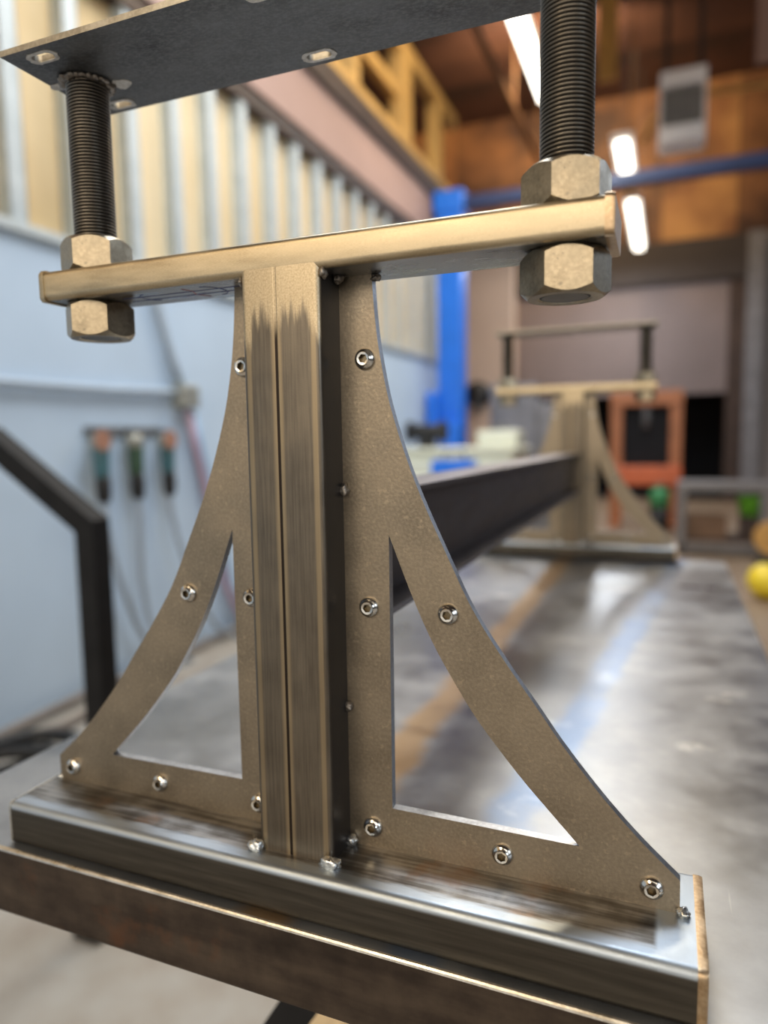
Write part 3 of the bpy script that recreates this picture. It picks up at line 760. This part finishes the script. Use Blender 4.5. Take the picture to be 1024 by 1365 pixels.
# ------------------------------------------------------------------ black square-tube frame left of the table
fr = thing('tube_frame', 'black square-tube frame standing on the floor between the table and the pale blue wall', 'frame', (-1.0, .86, 0))
bm = BM(); sweep(bm, [(0, 0, .025), (0, 0, .945), (-.30, 0, 1.145), (-.62, 0, 1.145), (-.86, 0, .945), (-.86, 0, .025)], .026, 4, 0, True, True); obj('hoop', bm, 'black', fr)
for x in (0, -.86):
    bm = BM(); box(bm, x - .04, x + .04, -.09, .09, 0, .026, .004); obj('foot', bm, 'black', fr)

# grinders hanging on the wall
rk = thing('tool_rail', 'dark rail on the pale blue wall that the three grinders hang from', 'rail', (XW, 2.28, 1.188))
bm = BM(); box(bm, 0, .02, -.235, .26, -.015, .02, .003); obj('strip', bm, 'vent', rk)
for y in (-.22, 0, .23):
    bm = BM(); sweep(bm, [(.02, y, .0), (.075, y, .0), (.085, y, .015)], .008, 8); obj('hook', bm, 'vent', rk)
def grinder(y, label, body, disc, drift):
    t = thing('angle_grinder', label, 'grinder', (XW + .06, y, .90), 0, 'grinders hanging on the wall rail')
    bm = BM(); lathe(bm, [(0, .22), (.034, .22), (.038, .20), (.034, .10), (.030, .08), (0, .08)], 18, 0, Matrix.Translation((0, .02, 0))); obj('body', bm, body, t)
    bm = BM(); lathe(bm, [(0, .09), (.030, .09), (.034, .05), (.030, -.02), (.02, -.035), (0, -.035)], 18, 0, Matrix.Translation((0, .025, 0))); obj('grip', bm, 'rubber', t)
    bm = BM(); lathe(bm, [(0, 0), (.030, 0), (.042, .02), (.042, .05), (.028, .07), (0, .07)], 18, 0, Matrix.Translation((0, .015, .205))); obj('gear_head', bm, 'palehead', t)
    if disc:
        bm = BM(); lathe(bm, [(0, -.004), (.046, -.004), (.046, .004), (0, .004)], 26, 0, Matrix.Translation((.055, -.02, .245)) @ Matrix.Rotation(PI / 2, 4, 'Y'), False); obj('disc', bm, 'disc', t, 'orange abrasive disc')
    bm = BM()
    sweep(bm, [(0, .025, -.03), (0, .03, -.12), (0.0, .035 + drift * .2, -.26), (0, .05 + drift * .5, -.42), (0, .10 + drift * .8, -.62), (0, .2 + drift, -.8), (.1, .35 + drift, -.92)], .013, 8)
    obj('cord', bm, 'cord', t)
grinder(2.06, 'teal angle grinder with a large orange disc, nearest of the three on the wall', 'teal', True, .1)
grinder(2.28, 'dark green angle grinder without disc, middle of the three on the wall', 'olive', False, -.06)
grinder(2.51, 'teal angle grinder with orange disc, next to the red and blue hoses', 'teal', True, .16)

# conduit, box, hoses on the wall
cd = thing('wall_conduit', 'grey conduit running along the pale blue wall above the grinders to a grey box', 'conduit', (XW, 2.6, 1.37))
bm = BM(); sweep(bm, [(.03, -4.5, .0), (.03, -1.3, .0), (.03, -.5, .005), (.03, .08, .02)], .017, 10); obj('pipe', bm, 'conduit', cd)
bm = BM(); sweep(bm, [(.03, -.08, .61), (.03, -.05, .45), (.03, .03, .2), (.03, .1, .06)], .022, 10); obj('drop_pipe', bm, 'conduit', cd)
bm = BM(); box(bm, 0, .08, .05, .19, -.06, .06, .01); obj('outlet_box', bm, 'palehead', cd)
hs = thing('twin_hose', 'red and blue twin welding hose hanging down the pale blue wall from the grey box', 'hose', (XW, 2.75, 1.3))
for dy, mt in ((0, 'hosered'), (.045, 'hoseblue')):
    bm = BM(); sweep(bm, [(.03, dy, .0), (.03, dy + .05, -.2), (.03, dy + .12, -.42), (.03, dy + .2, -.7), (.035, dy + .27, -1.0), (.05, dy + .4, -1.25)], .02, 10)
    obj('red_hose' if dy == 0 else 'blue_hose', bm, mt, hs)
# coil of cable and hose on the floor
cc = thing('cable_coil', 'coil of black welding cable on the floor by the pale blue wall', 'cable', (-1.72, 1.18, 0))
bm = BM(); pts = []
for k in range(90):
    a = 2 * PI * k / 25; r = .17 + .035 * math.sin(k * .41) + .02 * (k // 25 % 2)
    pts.append((r * math.cos(a), r * math.sin(a), .03 + .028 * k / 25))
sweep(bm, pts, .024, 8); obj('coil', bm, 'rubber', cc)
bm = BM(); sweep(bm, [(.2, .0, .05), (.26, .2, .04), (.16, .42, .1), (-.02, .52, .16), (-.2, .45, .05), (-.35, .1, .03)], .02, 8); obj('tail', bm, 'brownhose', cc)
bm = BM(); sweep(bm, [(XW + .08, .4, .03), (XW + .07, 1.4, .03), (XW + .05, 1.9, .035), (XW + .06, 2.6, .03), (XW + .05, 3.6, .03)], .018, 8)
tag(obj('floor_hose', bm, 'brownhose', None), 'dull grey-brown hose lying along the foot of the pale blue wall', 'hose')
# mat and broken board on the floor under the table
bm = BM()
edge = [(-.435 + .012 * noise.noise(Vector((k * .7, 0, 0))), .2 + .05 * k) for k in range(21)]
plate_poly(bm, edge + [(-.12, 1.2), (-.12, .2)], [], lambda a, b, t: Vector((a, b, t)), .0, .018)
tag(obj('broken_board', bm, 'cardboard', None), 'tan board with a splintered edge on the floor below the table edge', 'board')

# ------------------------------------------------------------------ camera
cam = bpy.data.cameras.new('camera'); co = bpy.data.objects.new('camera', cam); COL.objects.link(co)
f_px, yaw, pitch, roll = 931.61, math.radians(22.06), math.radians(-5.87), math.radians(.89)
Rm = Matrix.Rotation(yaw, 3, 'Z') @ Matrix.Rotation(pitch, 3, 'X') @ Matrix.Rotation(roll, 3, 'Y')
r3 = Matrix((Rm @ Vector((1, 0, 0)), Rm @ Vector((0, 0, 1)), Rm @ Vector((0, -1, 0)))).transposed()
co.matrix_world = Matrix.Translation(Vector((153.8 * S, -264.82 * S, (189.11 + HB) * S + TZ))) @ r3.to_4x4()
cam.sensor_fit = 'VERTICAL'; cam.sensor_height = 24.0; cam.lens = f_px / 1365 * 24.0
cam.clip_start = .01; cam.clip_end = 60
cam.dof.use_dof = True; cam.dof.focus_distance = .38; cam.dof.aperture_fstop = cam.lens / 7.6
SC.camera = co

# ------------------------------------------------------------------ light
def area(name, loc, target, sx, sy, power, color, spread=None):
    l = bpy.data.lights.new(name, 'AREA'); l.shape = 'RECTANGLE'; l.size = sx; l.size_y = sy; l.energy = power; l.color = color
    if spread: l.spread = spread
    o = bpy.data.objects.new(name, l); COL.objects.link(o); o.location = loc
    o.rotation_euler = (Vector(target) - Vector(loc)).to_track_quat('-Z', 'Y').to_euler(); return o
area('front_warm_fill', (.1, -3.95, 3.0), (.1, 4, 1.2), 6.0, 1.7, 120, (1, .86, .68))  # unseen warm strip added behind the camera to light the front faces
area('front_key_light', (-.6, -1.5, 2.5), (0, .2, 1.0), .5, .4, 11, (1, .76, .46))  # added key with no lamp there; throws the post shadow onto the gusset
area('far_right_cool_fill', (5.8, 9.3, 4.2), (0, 0, 1.4), 3.4, 2.2, 85, (.72, .84, 1))  # unseen cool light added for the right-hand nut facets
area('right_cool_fill', (5.6, -2.4, 2.7), (.2, .1, 1.1), 2.6, 1.6, 90, (.80, .90, 1))  # no window here: cool light added for the right rod and nuts
for y, p in ((5.7, 42), (8.3, 60), (11.0, 80)):
    area('overhead_area_light', (-.6, y, 4.1), (-.6, y, 0), .45, 1.9, p, (.90, .95, 1))
area('overhead_area_light', (-.9, 2.4, 4.9), (-2.2, 2.7, 1.4), 1.0, 3.4, 190, (.86, .93, 1))  # extra fill without a fixture, added to wash the left wall
area('loft_fill', (-.6, 5.2, 5.8), (-2.2, 4.2, 2.9), .6, 3, 130, (1, .78, .48))  # unseen warm fill added for the loft and stud wall
area('back_wall_fill', (-1.4, 9.8, 6.5), (-2.2, 13, 5.2), 2, .6, 190, (1, .72, .42))  # added warm light without a fixture; brightens the wooden back wall
w = bpy.data.worlds.new('world'); SC.world = w; w.use_nodes = True
bg = w.node_tree.nodes['Background']; bg.inputs[0].default_value = (1, .93, .82, 1); bg.inputs[1].default_value = .85

SC.view_settings.view_transform = 'Standard'; SC.view_settings.look = 'None'
SC.view_settings.gamma = 1; SC.view_settings.use_curve_mapping = False
SC.view_settings.exposure = 0.0
SC.cycles.use_denoising = True
SC.cycles.max_bounces = 8; SC.cycles.sample_clamp_indirect = 6
